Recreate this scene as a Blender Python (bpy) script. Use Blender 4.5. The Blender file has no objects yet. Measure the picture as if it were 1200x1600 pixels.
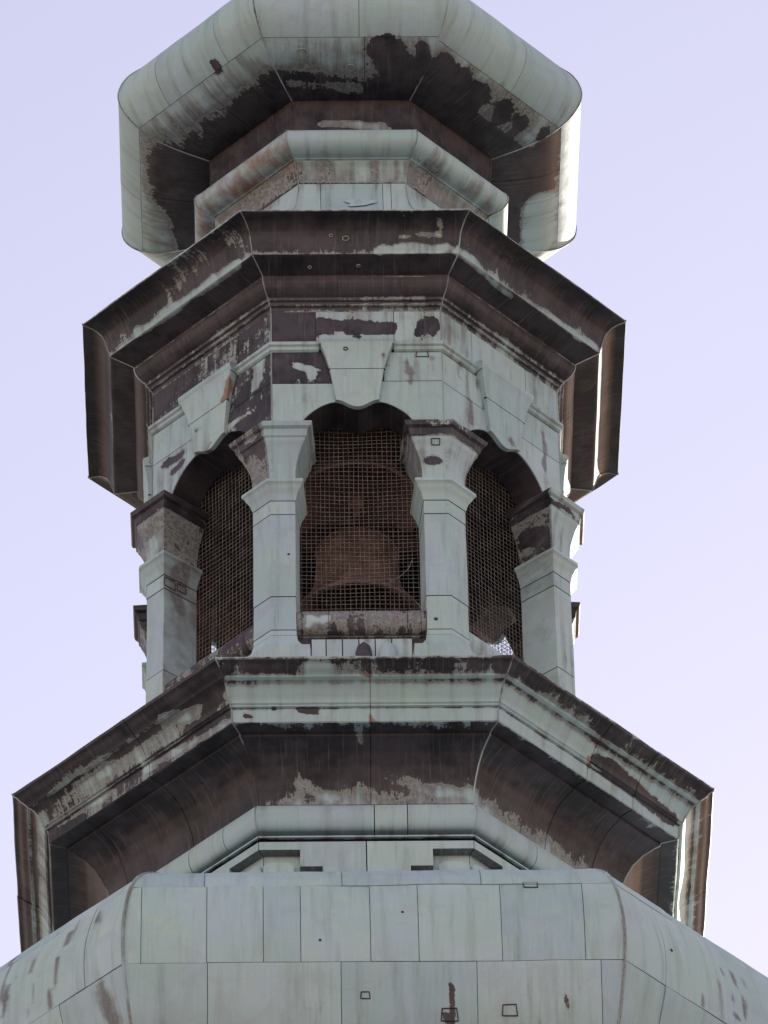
import bpy, math, random
import numpy as np
from mathutils import Vector, Matrix

random.seed(7)
rng = np.random.default_rng(7)
S = bpy.context.scene
COL = S.collection
R_ = math.radians
PI = math.pi

# ------------------------------------------------------------------ camera, sky, sun
Z0 = 34.32                      # height of the belfry datum above the street
YAW = R_(0.96)                  # the tower is turned very slightly

cd = bpy.data.cameras.new('camera')
cam = bpy.data.objects.new('camera', cd)
COL.objects.link(cam)
cd.sensor_fit = 'VERTICAL'
cd.sensor_height = 24.0
cd.lens = 24.0 * 10299.0 / 1600.0
cd.clip_start = 0.1
cd.clip_end = 4000
pan, pitch, roll = R_(0.33), R_(42.39), R_(-1.27)
fw = Vector((math.sin(pan) * math.cos(pitch), math.cos(pan) * math.cos(pitch), math.sin(pitch)))
r0 = Vector((math.cos(pan), -math.sin(pan), 0))
u0 = r0.cross(fw)
rr = r0 * math.cos(roll) + u0 * math.sin(roll)
uu = -r0 * math.sin(roll) + u0 * math.cos(roll)
M = Matrix((rr, uu, -fw)).transposed().to_4x4()
M.translation = Vector((0, -34.64, Z0 - 32.72))
cam.matrix_world = M
S.camera = cam

SUN_AZ, SUN_EL = R_(28.0), R_(21.0)          # azimuth from +Y towards +X
w = bpy.data.worlds.new('World')
S.world = w
w.use_nodes = True
nt = w.node_tree
bg = nt.nodes['Background']
sky = nt.nodes.new('ShaderNodeTexSky')
sky.sky_type = 'NISHITA'
sky.sun_disc = False
sky.sun_elevation = SUN_EL
sky.sun_rotation = SUN_AZ
sky.altitude = 100
sky.air_density = 1.0
sky.dust_density = 0.2
sky.ozone_density = 1.0
hs = nt.nodes.new('ShaderNodeMix')
hs.data_type = 'RGBA'
hs.blend_type = 'MULTIPLY'
hs.inputs[0].default_value = 1.0
hs.inputs[7].default_value = (1.54, 1.0, 0.80, 1)
nt.links.new(sky.outputs[0], hs.inputs[6])
nt.links.new(hs.outputs[2], bg.inputs[0])
bg.inputs[1].default_value = 0.15

sd = bpy.data.lights.new('sun', 'SUN')
sd.energy = 4.0
sd.angle = R_(0.5)
sd.color = (1.0, 0.95, 0.86)
sun = bpy.data.objects.new('sun', sd)
COL.objects.link(sun)
sdir = Vector((math.sin(SUN_AZ) * math.cos(SUN_EL), math.cos(SUN_AZ) * math.cos(SUN_EL), math.sin(SUN_EL)))
sun.rotation_euler = sdir.to_track_quat('Z', 'Y').to_euler()
sun.location = (30, 40, 60)

S.view_settings.view_transform = 'Standard'
S.view_settings.look = 'None'
S.view_settings.gamma = 1
S.view_settings.use_curve_mapping = False
S.view_settings.exposure = 1.16
S.render.engine = 'CYCLES'
S.cycles.max_bounces = 6
S.render.filter_size = 1.7


# ------------------------------------------------------------------ numpy noise
def _hash(ix, iy, iz, seed):
    h = (ix * 374761393 + iy * 668265263 + iz * 2147483647 + seed * 1274126177) & 0xffffffff
    h = ((h ^ (h >> 13)) * 1274126177) & 0xffffffff
    h = h ^ (h >> 16)
    return (h & 0xffff) / 65535.0


def vnoise(P, seed=0):
    P = np.asarray(P, float)
    I = np.floor(P).astype(np.int64)
    F = P - I
    F = F * F * (3 - 2 * F)
    out = 0
    for dx in (0, 1):
        for dy in (0, 1):
            for dz in (0, 1):
                wgt = (F[:, 0] if dx else 1 - F[:, 0]) * (F[:, 1] if dy else 1 - F[:, 1]) * (F[:, 2] if dz else 1 - F[:, 2])
                out = out + wgt * _hash(I[:, 0] + dx, I[:, 1] + dy, I[:, 2] + dz, seed)
    return out


def fbm(P, f, seed=0, octv=4):
    P = np.asarray(P, float) * f
    a, s, o = 0.5, 0, 0
    for i in range(octv):
        o = o + a * vnoise(P + 17.3 * i, seed + i)
        s += a
        a *= 0.55
        P = P * 2.03
    return o / s


# ------------------------------------------------------------------ materials
def new_mat(name):
    m = bpy.data.materials.new(name)
    m.use_nodes = True
    t = m.node_tree
    return m, t, t.nodes['Principled BSDF']


def N(t, kind, **kw):
    n = t.nodes.new(kind)
    for k, v in kw.items():
        setattr(n, k, v)
    return n


def noise_node(t, vec, scale, detail=5, rough=0.6, dist=0.0):
    n = N(t, 'ShaderNodeTexNoise')
    n.inputs['Scale'].default_value = scale
    n.inputs['Detail'].default_value = detail
    n.inputs['Roughness'].default_value = rough
    n.inputs['Distortion'].default_value = dist
    t.links.new(vec, n.inputs['Vector'])
    return n.outputs['Fac']


def maprange(t, v, a, b, c=0.0, d=1.0, smooth=True):
    n = N(t, 'ShaderNodeMapRange')
    n.interpolation_type = 'SMOOTHSTEP' if smooth else 'LINEAR'
    t.links.new(v, n.inputs[0])
    for i, x in enumerate((a, b, c, d)):
        n.inputs[1 + i].default_value = x
    return n.outputs[0]


def math_(t, op, a, b=0.0, c=0.0):
    n = N(t, 'ShaderNodeMath', operation=op)
    for i, x in enumerate((a, b, c)):
        if isinstance(x, (int, float)):
            n.inputs[i].default_value = x
        else:
            t.links.new(x, n.inputs[i])
    return n.outputs[0]


def mixc(t, f, a, b, mode='MIX'):
    n = N(t, 'ShaderNodeMix', data_type='RGBA', blend_type=mode)
    n.clamp_factor = True
    for i, x in ((0, f), (6, a), (7, b)):
        if isinstance(x, (int, float)):
            n.inputs[i].default_value = x
        elif isinstance(x, tuple):
            n.inputs[i].default_value = (*x, 1)
        else:
            t.links.new(x, n.inputs[i])
    return n.outputs[2]


def mapping(t, vec, scale):
    n = N(t, 'ShaderNodeMapping')
    n.inputs['Scale'].default_value = scale
    t.links.new(vec, n.inputs['Vector'])
    return n.outputs[0]


def make_patina(name='patinated_copper'):
    m, t, b = new_mat(name)
    pos = N(t, 'ShaderNodeNewGeometry').outputs['Position']
    at = N(t, 'ShaderNodeAttribute', attribute_name='wear')
    sep = N(t, 'ShaderNodeSeparateColor')
    t.links.new(at.outputs['Color'], sep.inputs[0])
    stain, rust, grime = sep.outputs[0], sep.outputs[1], sep.outputs[2]
    big = noise_node(t, pos, 1.7, 3)
    mid = noise_node(t, pos, 7.0, 6, 0.65)
    fine = noise_node(t, pos, 38.0, 6, 0.7)
    fat = N(t, 'ShaderNodeAttribute', attribute_name='flow').outputs['Vector']
    sv = mapping(t, fat, (13, 1.1, 1))
    streak = noise_node(t, sv, 1.0, 5, 0.6)
    sv2 = mapping(t, fat, (60, 2.6, 1))
    streak2 = noise_node(t, sv2, 1.0, 4, 0.6)
    # weathered verdigris: grey green, bluish grey, a little yellow green
    c = mixc(t, maprange(t, big, 0.38, 0.62), (0.330, 0.442, 0.440), (0.358, 0.452, 0.505))
    c = mixc(t, maprange(t, mid, 0.5, 0.75, 0, 0.55), c, (0.425, 0.500, 0.430))
    c = mixc(t, maprange(t, streak, 0.46, 0.70, 0, 0.6), c, (0.245, 0.32, 0.315))
    c = mixc(t, maprange(t, streak2, 0.52, 0.76, 0, 0.55), c, (0.44, 0.54, 0.52))
    c = mixc(t, maprange(t, fine, 0.55, 0.8, 0, 0.3), c, (0.22, 0.255, 0.245))
    smudge = noise_node(t, pos, 4.3, 4, 0.55, 0.8)
    c = mixc(t, maprange(t, smudge, 0.50, 0.66, 0, 0.45), c, (0.315, 0.358, 0.395))
    oi = N(t, 'ShaderNodeObjectInfo')
    c = mixc(t, 1.0, c, mixc(t, oi.outputs['Random'], (0.90, 0.93, 0.95), (1.06, 1.05, 1.02)), 'MULTIPLY')
    # soft soot and grime
    gsum = math_(t, 'ADD', grime, math_(t, 'MULTIPLY', math_(t, 'SUBTRACT', mid, 0.5), 0.7))
    gsum = math_(t, 'ADD', gsum, maprange(t, stain, 0.15, 0.5, 0, 0.38))
    gsum = math_(t, 'ADD', gsum, math_(t, 'MULTIPLY', math_(t, 'SUBTRACT', streak, 0.5), 1.7))
    gsum = math_(t, 'ADD', gsum, math_(t, 'MULTIPLY', math_(t, 'SUBTRACT', fine, 0.5), 0.5))
    gcol = mixc(t, maprange(t, fine, 0.35, 0.7), (0.105, 0.100, 0.104), (0.185, 0.180, 0.186))
    c = mixc(t, maprange(t, gsum, 0.22, 0.95, 0, 0.93), c, gcol)
    # rust and red copper oxide
    rsum = math_(t, 'ADD', rust, math_(t, 'MULTIPLY', math_(t, 'SUBTRACT', mid, 0.5), 1.1))
    rcol = mixc(t, fine, (0.13, 0.058, 0.035), (0.25, 0.125, 0.085))
    c = mixc(t, maprange(t, rsum, 0.3, 0.8, 0, 0.85), c, rcol)
    # hard edged bare dark copper with a pale rim where the crust breaks off
    ssum = math_(t, 'ADD', stain, math_(t, 'MULTIPLY', math_(t, 'SUBTRACT', fine, 0.5), 0.55))
    ssum = math_(t, 'ADD', ssum, math_(t, 'MULTIPLY', math_(t, 'SUBTRACT', streak, 0.5), 0.45))
    ssum = math_(t, 'ADD', ssum, math_(t, 'MULTIPLY', math_(t, 'SUBTRACT', streak2, 0.5), 0.30))
    ssum = math_(t, 'ADD', ssum, math_(t, 'MULTIPLY', math_(t, 'SUBTRACT', mid, 0.5), 0.28))
    rim = math_(t, 'MULTIPLY', maprange(t, ssum, 0.37, 0.46), maprange(t, ssum, 0.5, 0.46))
    c = mixc(t, math_(t, 'MULTIPLY', rim, 0.3), c, (0.43, 0.48, 0.42))
    dcol = mixc(t, maprange(t, math_(t, 'ADD', math_(t, 'MULTIPLY', mid, 0.5), math_(t, 'MULTIPLY', big, 0.5)), 0.40, 0.60), (0.013, 0.0105, 0.015), (0.053, 0.044, 0.054))
    dcol = mixc(t, maprange(t, streak2, 0.52, 0.78, 0, 0.6), dcol, (0.130, 0.124, 0.126))
    dark = maprange(t, ssum, 0.455, 0.54)
    c = mixc(t, dark, c, dcol)
    t.links.new(c, b.inputs['Base Color'])
    rg = mixc(t, dark, (0.62, 0.62, 0.62), (0.55, 0.55, 0.55))
    rv = math_(t, 'ADD', rg, math_(t, 'MULTIPLY', math_(t, 'SUBTRACT', mid, 0.5), 0.3))
    t.links.new(rv, b.inputs['Roughness'])
    b.inputs['Specular IOR Level'].default_value = 0.4
    bm = N(t, 'ShaderNodeBump')
    bm.inputs['Strength'].default_value = 0.35
    bm.inputs['Distance'].default_value = 0.01
    h = math_(t, 'ADD', math_(t, 'MULTIPLY', mid, 0.7), math_(t, 'MULTIPLY', fine, 0.35))
    h = math_(t, 'SUBTRACT', h, math_(t, 'MULTIPLY', dark, 0.12))
    t.links.new(h, bm.inputs['Height'])
    t.links.new(bm.outputs[0], b.inputs['Normal'])
    return m


def make_plain(name, c1, c2, rough, scale=8.0, spec=0.3, metal=0.0, bump=0.3):
    m, t, b = new_mat(name)
    pos = N(t, 'ShaderNodeNewGeometry').outputs['Position']
    a = noise_node(t, pos, scale, 6, 0.65)
    f = noise_node(t, pos, scale * 6, 5, 0.7)
    k = math_(t, 'ADD', math_(t, 'MULTIPLY', a, 0.65), math_(t, 'MULTIPLY', f, 0.35))
    c = mixc(t, maprange(t, k, 0.36, 0.64), c1, c2)
    t.links.new(c, b.inputs['Base Color'])
    b.inputs['Roughness'].default_value = rough
    b.inputs['Specular IOR Level'].default_value = spec
    b.inputs['Metallic'].default_value = metal
    bm = N(t, 'ShaderNodeBump')
    bm.inputs['Strength'].default_value = bump
    bm.inputs['Distance'].default_value = 0.008
    t.links.new(k, bm.inputs['Height'])
    t.links.new(bm.outputs[0], b.inputs['Normal'])
    return m


PAT = make_patina()
JOINT = make_plain('sooty_joint', (0.032, 0.028, 0.028), (0.065, 0.056, 0.054), 0.75)
INSIDE = make_plain('sooty_timber', (0.050, 0.026, 0.023), (0.105, 0.060, 0.052), 0.85, 5.0)
WIRE = make_plain('rusty_wire', (0.09, 0.078, 0.075), (0.25, 0.225, 0.21), 0.7, 12.0)
BELL_LIT = make_plain('rusty_bell_lit', (0.20, 0.105, 0.085), (0.42, 0.26, 0.21), 0.65, 4.0)  # upper bell: the rust brightened in colour to stand in for light on it
BELL = make_plain('rusty_bell_shaded', (0.060, 0.040, 0.037), (0.22, 0.140, 0.120), 0.6, 4.0)  # lower bell: same rust, with shade put into the colour
SEAM = make_plain('pale_seam', (0.20, 0.20, 0.18), (0.42, 0.43, 0.38), 0.6, 14.0)
STONE = make_plain('rendered_wall', (0.36, 0.32, 0.26), (0.46, 0.42, 0.35), 0.9, 1.2)
PAVE = make_plain('street_paving', (0.10, 0.098, 0.092), (0.17, 0.165, 0.155), 0.9, 0.4)


# ------------------------------------------------------------------ object helpers
def link(name, V, F, mat, parent=None, wear=None, smooth=32, flow=None):
    me = bpy.data.meshes.new(name)
    V = np.asarray(V, np.float32).copy()
    V[:, 2] += Z0
    me.from_pydata(V.tolist(), [], F)
    me.materials.append(mat)
    if wear is not None:
        a = me.color_attributes.new('wear', 'FLOAT_COLOR', 'POINT')
        W4 = np.ones((len(V), 4), np.float32)
        W4[:, :3] = np.clip(wear, 0, 1.5)
        a.data.foreach_set('color', W4.ravel())
        if flow is None:                       # distance along the wall, distance down the wall
            Q = V.astype(float)
            fk = np.round(np.arctan2(Q[:, 0], -Q[:, 1]) / (PI / 4))
            flow = np.stack([Q[:, 0] * np.cos(fk * PI / 4) + Q[:, 1] * np.sin(fk * PI / 4) + fk * 3.7, Q[:, 2] - Z0, 0 * fk], 1)
        b = me.attributes.new('flow', 'FLOAT_VECTOR', 'POINT')
        b.data.foreach_set('vector', np.asarray(flow, np.float32).ravel())
    if smooth:
        me.shade_smooth()
        me.set_sharp_from_angle(angle=R_(smooth))
    me.update()
    o = bpy.data.objects.new(name, me)
    COL.objects.link(o)
    o.parent = parent
    return o


C225 = math.cos(PI / 8)
T225 = math.tan(PI / 8)


def fdir(k):
    t = R_(45 * k)
    return np.array([math.sin(t), -math.cos(t), 0]), np.array([math.cos(t), math.sin(t), 0])


def on_face(k, u, a, z):
    n, e = fdir(k)
    u, a, z = np.broadcast_arrays(np.asarray(u, float), np.asarray(a, float), np.asarray(z, float))
    P = a[..., None] * n + u[..., None] * e
    P[..., 2] = z
    return P


# worn, bare and dirty patches: (ax,ay,az, bx,by,bz, radius, dark, rust, grime) in belfry coordinates
PATCHES = [
    (-0.077, -1.479, -0.997, -0.075, -1.471, -1.143, 0.02, 0, 0.1, 0.5),
    (0.369, -1.434, -0.989, 0.369, -1.434, -1.204, 0.024, 0.1, 0.1, 0.6),
    (0.53, -1.434, -0.96, 0.526, -1.434, -1.144, 0.02, 0, 0.1, 0.5),
    (-0.044, -2.007, -4.845, -0.019, -1.918, -4.879, 0.039, -0.3, 0, -0.2),
    (-0.504, -1.747, -5.03, -0.213, -1.696, -5.153, 0.059, -0.25, 0, -0.2),
    (-1.017, -1.05, -1.38, -1.053, -1.008, -1.432, 0.029, 0.2, 0, 0.5),
    (1.082, -0.986, -1.34, 1.111, -0.833, -1.381, 0.029, 0.1, 0, 0.5),
    (1.324, -0.703, -1.016, 1.327, -0.7, -1.321, 0.024, 0.1, 0, 0.6),
    (0.25, -1.394, -1.41, 0.359, -1.435, -1.51, 0.024, 0.1, 0, 0.4),
    (0.791, -1.236, -1.173, 0.795, -1.234, -1.386, 0.024, 0.05, 0, 0.5),
    (0.731, -1.326, -0.858, 0.737, -1.29, -1.009, 0.024, 0.1, 0.1, 0.6),
    (-0.459, -1.435, -1.441, -0.447, -1.574, -1.724, 0.029, 0, 0, 0.4),
    (-0.252, -1.433, -0.629, 0.25, -1.435, -0.654, 0.073, 0.5, 0, 0),
    (-0.015, -1.433, -0.718, 0.001, -1.51, -0.805, 0.054, 0.5, 0, 0),
    (0.329, -1.435, -0.711, 0.339, -1.435, -0.661, 0.059, -0.4, 0, 0),
    (0.474, -1.434, -0.649, 0.547, -1.433, -0.606, 0.054, 0.5, 0, 0),
    (0.428, -1.434, -0.723, 0.447, -1.434, -0.661, 0.039, 0.45, 0, 0),
    (0.536, -1.434, -0.699, 0.555, -1.434, -0.637, 0.039, 0.4, 0, 0),
    (-0.211, -1.433, -1.044, -0.204, -1.434, -1.186, 0.024, 0.3, 0, 0),
    (-0.398, -1.434, -1.025, -0.318, -1.434, -1.05, 0.039, -0.55, 0, 0),
    (-0.327, -1.434, -1.05, -0.319, -1.434, -1.124, 0.029, -0.5, 0, 0),
    (-0.761, -1.266, -1.084, -0.828, -1.198, -1.246, 0.068, 0.3, 0, 0),
    (-0.77, -1.257, -1.393, -0.65, -1.376, -1.384, 0.117, 0.3, 0, 0),
    (-1.154, -0.965, -0.882, -0.949, -1.166, -0.888, 0.044, -0.35, 0, 0),
    (-0.679, -1.367, -0.884, -0.702, -1.324, -1.09, 0.049, -0.5, 0, 0),
    (-0.725, -1.3, -1.312, -0.918, -1.136, -1.328, 0.024, -0.5, 0, 0),
    (-1.359, -0.671, -1.25, -1.231, -0.797, -1.258, 0.044, 0.5, 0, 0.2),
    (-1.299, -0.729, -1.36, -1.231, -0.797, -1.35, 0.039, 0.5, 0, 0.2),
    (-1.117, -0.961, -1.168, -1.09, -0.988, -1.18, 0.039, 0.5, 0, 0),
    (0.165, -1.745, -0.217, 0.659, -1.76, -0.179, 0.039, -0.65, 0, -0.3),
    (0.346, -1.778, -0.112, 0.607, -1.784, -0.096, 0.024, -0.5, 0, -0.3),
    (0.607, -1.854, -0.025, 0.625, -1.816, -0.051, 0.044, -0.3, 0, -0.2),
    (-1.542, -0.923, -0.213, -0.823, -1.641, -0.225, 0.044, -0.5, 0, -0.2),
    (-1.324, -1.29, -0.027, -0.921, -1.714, -0.019, 0.127, -0.22, 0, -0.1),
    (0.726, -1.748, -0.225, 0.876, -1.589, -0.24, 0.044, -0.7, 0, -0.4),
    (0.886, -1.569, -0.245, 1.107, -1.322, -0.245, 0.024, -0.6, 0, -0.3),
    (1.292, -1.176, -0.231, 1.714, -0.754, -0.212, 0.029, -0.6, 0, -0.3),
    (-0.366, -2.283, -4.552, -0.228, -2.266, -4.561, 0.049, -0.5, 0, -0.2),
    (-0.728, -2.291, -4.545, -0.499, -2.279, -4.553, 0.059, 0.25, 0, 0.2),
    (0.126, -2.276, -4.551, 0.542, -2.276, -4.555, 0.059, 0.05, 0, 0.3),
    (0.034, -2.297, -4.524, 0.031, -2.082, -4.845, 0.034, 0.1, 0.95, 0.2),
    (1.555, -1.606, -4.585, 1.48, -1.499, -4.742, 0.034, 0.1, 0.95, 0.1),
    (1.586, -1.441, -4.683, 2.047, -0.939, -4.736, 0.068, 0.6, 0, 0.2),
    (1.52, -1.506, -4.681, 1.651, -1.39, -4.668, 0.059, 0.5, 0, 0.2),
    (-1.318, -1.822, -4.592, -1.107, -1.964, -4.633, 0.049, -0.6, 0, 0),
    (-2.076, -0.911, -4.737, -1.685, -1.279, -4.751, 0.034, -0.4, 0, 0),
    (-1.435, -1.532, -4.768, -0.876, -2.077, -4.825, 0.029, -0.4, 0, 0),
    (-2.051, -1.141, -4.559, -1.726, -1.404, -4.591, 0.107, -0.35, 0, 0),
    (-0.957, -2.255, -4.555, -1.001, -2.019, -4.681, 0.068, 0.4, 0, 0.3),
    (-1.295, -1.971, -4.527, -1.552, -1.715, -4.526, 0.088, 0.3, 0, 0.3),
    (-1.128, -1.871, -4.718, -0.96, -2.02, -4.737, 0.044, 0.4, 0, 0.3),
    (-0.418, -2.096, -4.748, -0.326, -2.095, -4.77, 0.034, 0.7, 0, 0),
    (-0.784, -2.09, -4.805, -0.767, -2.09, -4.805, 0.024, 0.7, 0, 0),
    (-0.775, -1.701, -5.015, -1.521, -0.92, -5.069, 0.268, 0.3, 0, 0.3),
    (-1.865, -0.783, -4.898, -1.966, -0.202, -4.863, 0.293, 0.3, 0, 0.2),
    (0.241, -1.478, 2.108, 0.391, -1.306, 2.058, 0.146, 0.6, 0, 0),
    (0.52, -1.501, 2.122, 0.535, -1.396, 2.077, 0.054, 0.65, 0, 0),
    (-0.505, -1.451, 2.096, 0.055, -1.321, 2.059, 0.146, -0.2, 0, 0),
    (-0.436, -1.21, 2.043, 0.055, -1.149, 2.036, 0.059, -0.35, 0, 0),
    (-0.996, -1.256, 2.189, -0.973, -1.223, 2.156, 0.049, 0.65, 0, 0),
    (-0.93, -0.8, 2.048, -1.035, -0.71, 2.047, 0.049, 0.65, 0, 0),
    (-1.211, -0.889, 2.114, -0.691, -1.405, 2.111, 0.137, -0.15, 0, 0.1),
    (0.653, -1.312, 2.077, 0.891, -1.043, 2.071, 0.127, 0.5, 0, 0),
    (1.138, -0.903, 2.093, 1.102, -0.816, 2.068, 0.068, 0.6, 0, 0),
    (1.273, -0.76, 2.09, 1.189, -0.672, 2.06, 0.039, 0.6, 0, 0),
    (1.437, -0.656, 2.108, 1.418, -0.615, 2.089, 0.034, 0.6, 0, 0),
    (0.973, -0.891, 2.059, 1.334, -0.558, 2.061, 0.059, -0.35, 0, 0),
    (-1.361, -0.341, 2.069, -1.414, -0.061, 2.083, 0.195, 0.14, 0, 0.2),
    (-1.468, 0.295, 2.103, -1.424, 0.551, 2.087, 0.166, -0.45, 0, 0.1),
    (1.386, -0.38, 2.073, 1.367, -0.184, 2.069, 0.171, 0.25, 0, 0.2),
    (1.408, 0.13, 2.082, 1.397, 0.463, 2.076, 0.166, -0.8, 0, -0.5),
    (-0.204, -1.028, 1.801, 0.229, -1.028, 1.771, 0.049, -0.6, -0.2, -0.1),
    (-1.834, -3.23, -7.488, -1.908, -3.237, -7.717, 0.024, 0.3, 0, 0.9),
    (-1.729, -3.175, -7.27, -1.829, -3.306, -7.673, 0.024, 0.1, 0, 0.8),
    (-2.058, -3.016, -7.514, -2.115, -3.033, -7.751, 0.029, 0.2, 0, 0.9),
    (-2.228, -2.924, -7.763, -2.228, -2.924, -7.763, 0.024, 0.25, 0, 0.9),
    (-1.624, -3.403, -7.43, -1.68, -3.409, -7.559, 0.024, 0, 0, 0.7),
    (-2.201, -2.91, -7.604, -2.265, -2.89, -7.885, 0.034, 0.1, 0, 0.9),
    (-1.908, -3.237, -7.717, -1.958, -3.189, -8.033, 0.034, 0.15, 0, 0.9),
    (-2.205, -2.732, -7.301, -2.261, -2.888, -7.759, 0.044, 0.1, 0, 0.9),
    (-1.64, -3.47, -8.14, -1.546, -3.454, -8.381, 0.078, 0.05, 0, 0.7),
    (-2.036, -3.108, -7.712, -2.09, -3.058, -8.017, 0.039, 0, 0, 0.6),
    (-1.464, -3.577, -7.498, -1.68, -3.409, -7.559, 0.068, 0, 0, 0.3),
    (1.961, -3.158, -7.644, 1.988, -3.158, -8.05, 0.024, 0.3, 0, 0.9),
    (2.11, -2.988, -7.56, 2.207, -2.945, -7.984, 0.034, 0.4, 0, 1),
    (2.192, -2.904, -7.569, 2.272, -2.884, -7.927, 0.029, 0.3, 0, 0.9),
    (2.264, -2.84, -7.594, 2.336, -2.822, -7.879, 0.024, 0.1, 0, 0.8),
    (2.066, -3.048, -7.607, 2.123, -3.028, -8.038, 0.039, 0, 0, 0.6),
    (0.477, -3.589, -8.217, 0.452, -3.546, -8.358, 0.039, 0.65, 0, 0),
    (1.122, -3.602, -8.2, 1.123, -3.519, -8.446, 0.02, 0.65, 0, 0),
    (0.428, -3.529, -8.403, 0.458, -3.523, -8.417, 0.049, 0.6, 0, 0),
    (-0.771, -1.367, -1.871, -0.669, -1.474, -1.863, 0.059, 0.15, 0, 0.6),
    (-1.265, -0.692, -1.944, -1.252, -0.666, -1.992, 0.083, 0.1, 0, 0.7),
    (-1.229, -0.66, -2.256, -1.242, -0.638, -2.325, 0.083, 0.1, 0, 0.7),
    (-1.259, -0.652, -2.456, -1.241, -0.638, -2.562, 0.068, 0, 0, 0.5),
    (0.486, -1.483, -1.966, 0.543, -1.483, -1.967, 0.039, 0.6, 0, 0),
    (0.353, -1.555, -1.75, 0.609, -1.556, -1.741, 0.039, 0.4, 0.1, 0.5),
    (0.671, -1.531, -1.736, 0.85, -1.362, -1.731, 0.034, 0.5, 0.1, 0.3),
    (-0.77, -1.401, -1.812, -0.668, -1.502, -1.817, 0.039, 0.4, 0, 0.4),
    (1.065, -0.649, -1.704, 1.297, -0.822, -1.731, 0.039, 0.5, 0.1, 0.4),
    (1.154, -0.609, -1.922, 1.275, -0.692, -1.968, 0.054, 0.5, 0.1, 0.3),
    (1.349, -0.845, -1.771, 1.486, -0.709, -1.762, 0.034, 0.4, 0, 0.4),
    (-1.557, -0.637, -1.734, -1.375, -0.831, -1.732, 0.044, 0.5, 0, 0.4),
    (-1.33, -0.836, -1.756, -1.101, -0.674, -1.719, 0.044, 0.5, 0, 0.4),
    (-1.489, -0.639, -1.894, -1.384, -0.748, -1.886, 0.049, 0.1, 0, 0.6),
    (-0.374, -1.439, -3.442, -0.348, -1.452, -3.385, 0.044, -0.3, -0.4, -0.6),
    (-0.279, -1.45, -3.406, -0.227, -1.453, -3.386, 0.039, -0.25, -0.4, -0.5),
    (-0.241, -1.434, -0.903, -0.216, -1.433, -1.056, 0.029, 0.2, 0.8, 0.1),
    (0.19, -1.48, -0.988, 0.203, -1.434, -1.031, 0.034, 0.35, 0.8, 0.2),
    (-0.873, -1.205, -0.913, -0.927, -1.159, -1.055, 0.044, 0.1, 0.9, 0.1),
    (0.862, -1.196, -0.909, 0.855, -1.172, -0.991, 0.029, 0.4, 0.4, 0.2),
    (0.868, -1.587, -5.317, 1.297, -1.159, -5.32, 0.068, -0.35, 0, -0.2),
    (0.122, -1.743, -5.033, 0.704, -1.701, -5.166, 0.049, -0.2, 0, -0.1),
    (-0.495, -1.474, -3.597, -0.539, -1.556, -3.782, 0.049, 0, 0, 0.1),
]


def apply_patches(P, Wr):
    P = P + 0.085 * np.stack([fbm(P, 7.0, 41 + i, 4) - 0.5 for i in range(3)], 1)
    for q in PATCHES:
        a = np.array(q[0:3])
        d = np.array(q[3:6]) - a
        L = d @ d
        s = np.clip(((P - a) @ d) / max(L, 1e-9), 0, 1)
        dist = np.linalg.norm(P - a - s[:, None] * d, axis=1)
        f = np.clip(1.0 - dist / (1.22 * q[6]), 0, 1)
        if f.max() <= 0:
            continue
        f = np.clip(f * 1.5, 0, 1)
        f = f * f * (3 - 2 * f)
        for ch in range(3):
            if q[7 + ch]:
                Wr[:, ch] += f * q[7 + ch]
    return Wr


def wear_of(P, base, amp=0.26):
    Wr = np.array(base, float).copy()
    n1 = fbm(P, 3.1, 11) - 0.5
    n2 = fbm(P * np.array([6, 6, 0.8]), 1.0, 23) - 0.5
    Wr[:, 0] += amp * 1.7 * n1 + amp * 0.5 * n2
    Wr[:, 2] += 0.5 * n1 + 0.5 * n2
    Wr = apply_patches(P, Wr)
    f = fbm(P, 11.0, 31) - 0.5
    Wr[:, 0] += 0.30 * f
    return Wr


def densify(prof, step, smooth=False):
    """profile rows (R, z, stain, rust, grime) -> finer rows"""
    A = np.array([tuple(p) + (0,) * (5 - len(p)) for p in prof], float)
    out = []
    n = len(A)
    for i in range(n - 1):
        L = np.linalg.norm(A[i + 1, :2] - A[i, :2])
        m = max(1, int(math.ceil(L / step)))
        for j in range(m):
            t = j / m
            if smooth:
                p0, p1, p2, p3 = A[max(i - 1, 0)], A[i], A[i + 1], A[min(i + 2, n - 1)]
                row = 0.5 * ((2 * p1) + (-p0 + p2) * t + (2 * p0 - 5 * p1 + 4 * p2 - p3) * t * t + (-p0 + 3 * p1 - 3 * p2 + p3) * t ** 3)
            else:
                row = A[i] * (1 - t) + A[i + 1] * t
            out.append(row)
    out.append(A[-1])
    return np.array(out)


def grid_faces(nr, nc, off=0, flip=False):
    F = []
    for i in range(nr - 1):
        for j in range(nc - 1):
            a = off + i * nc + j
            q = (a, a + nc, a + nc + 1, a + 1)
            F.append(q[::-1] if flip else q)
    return F


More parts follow.
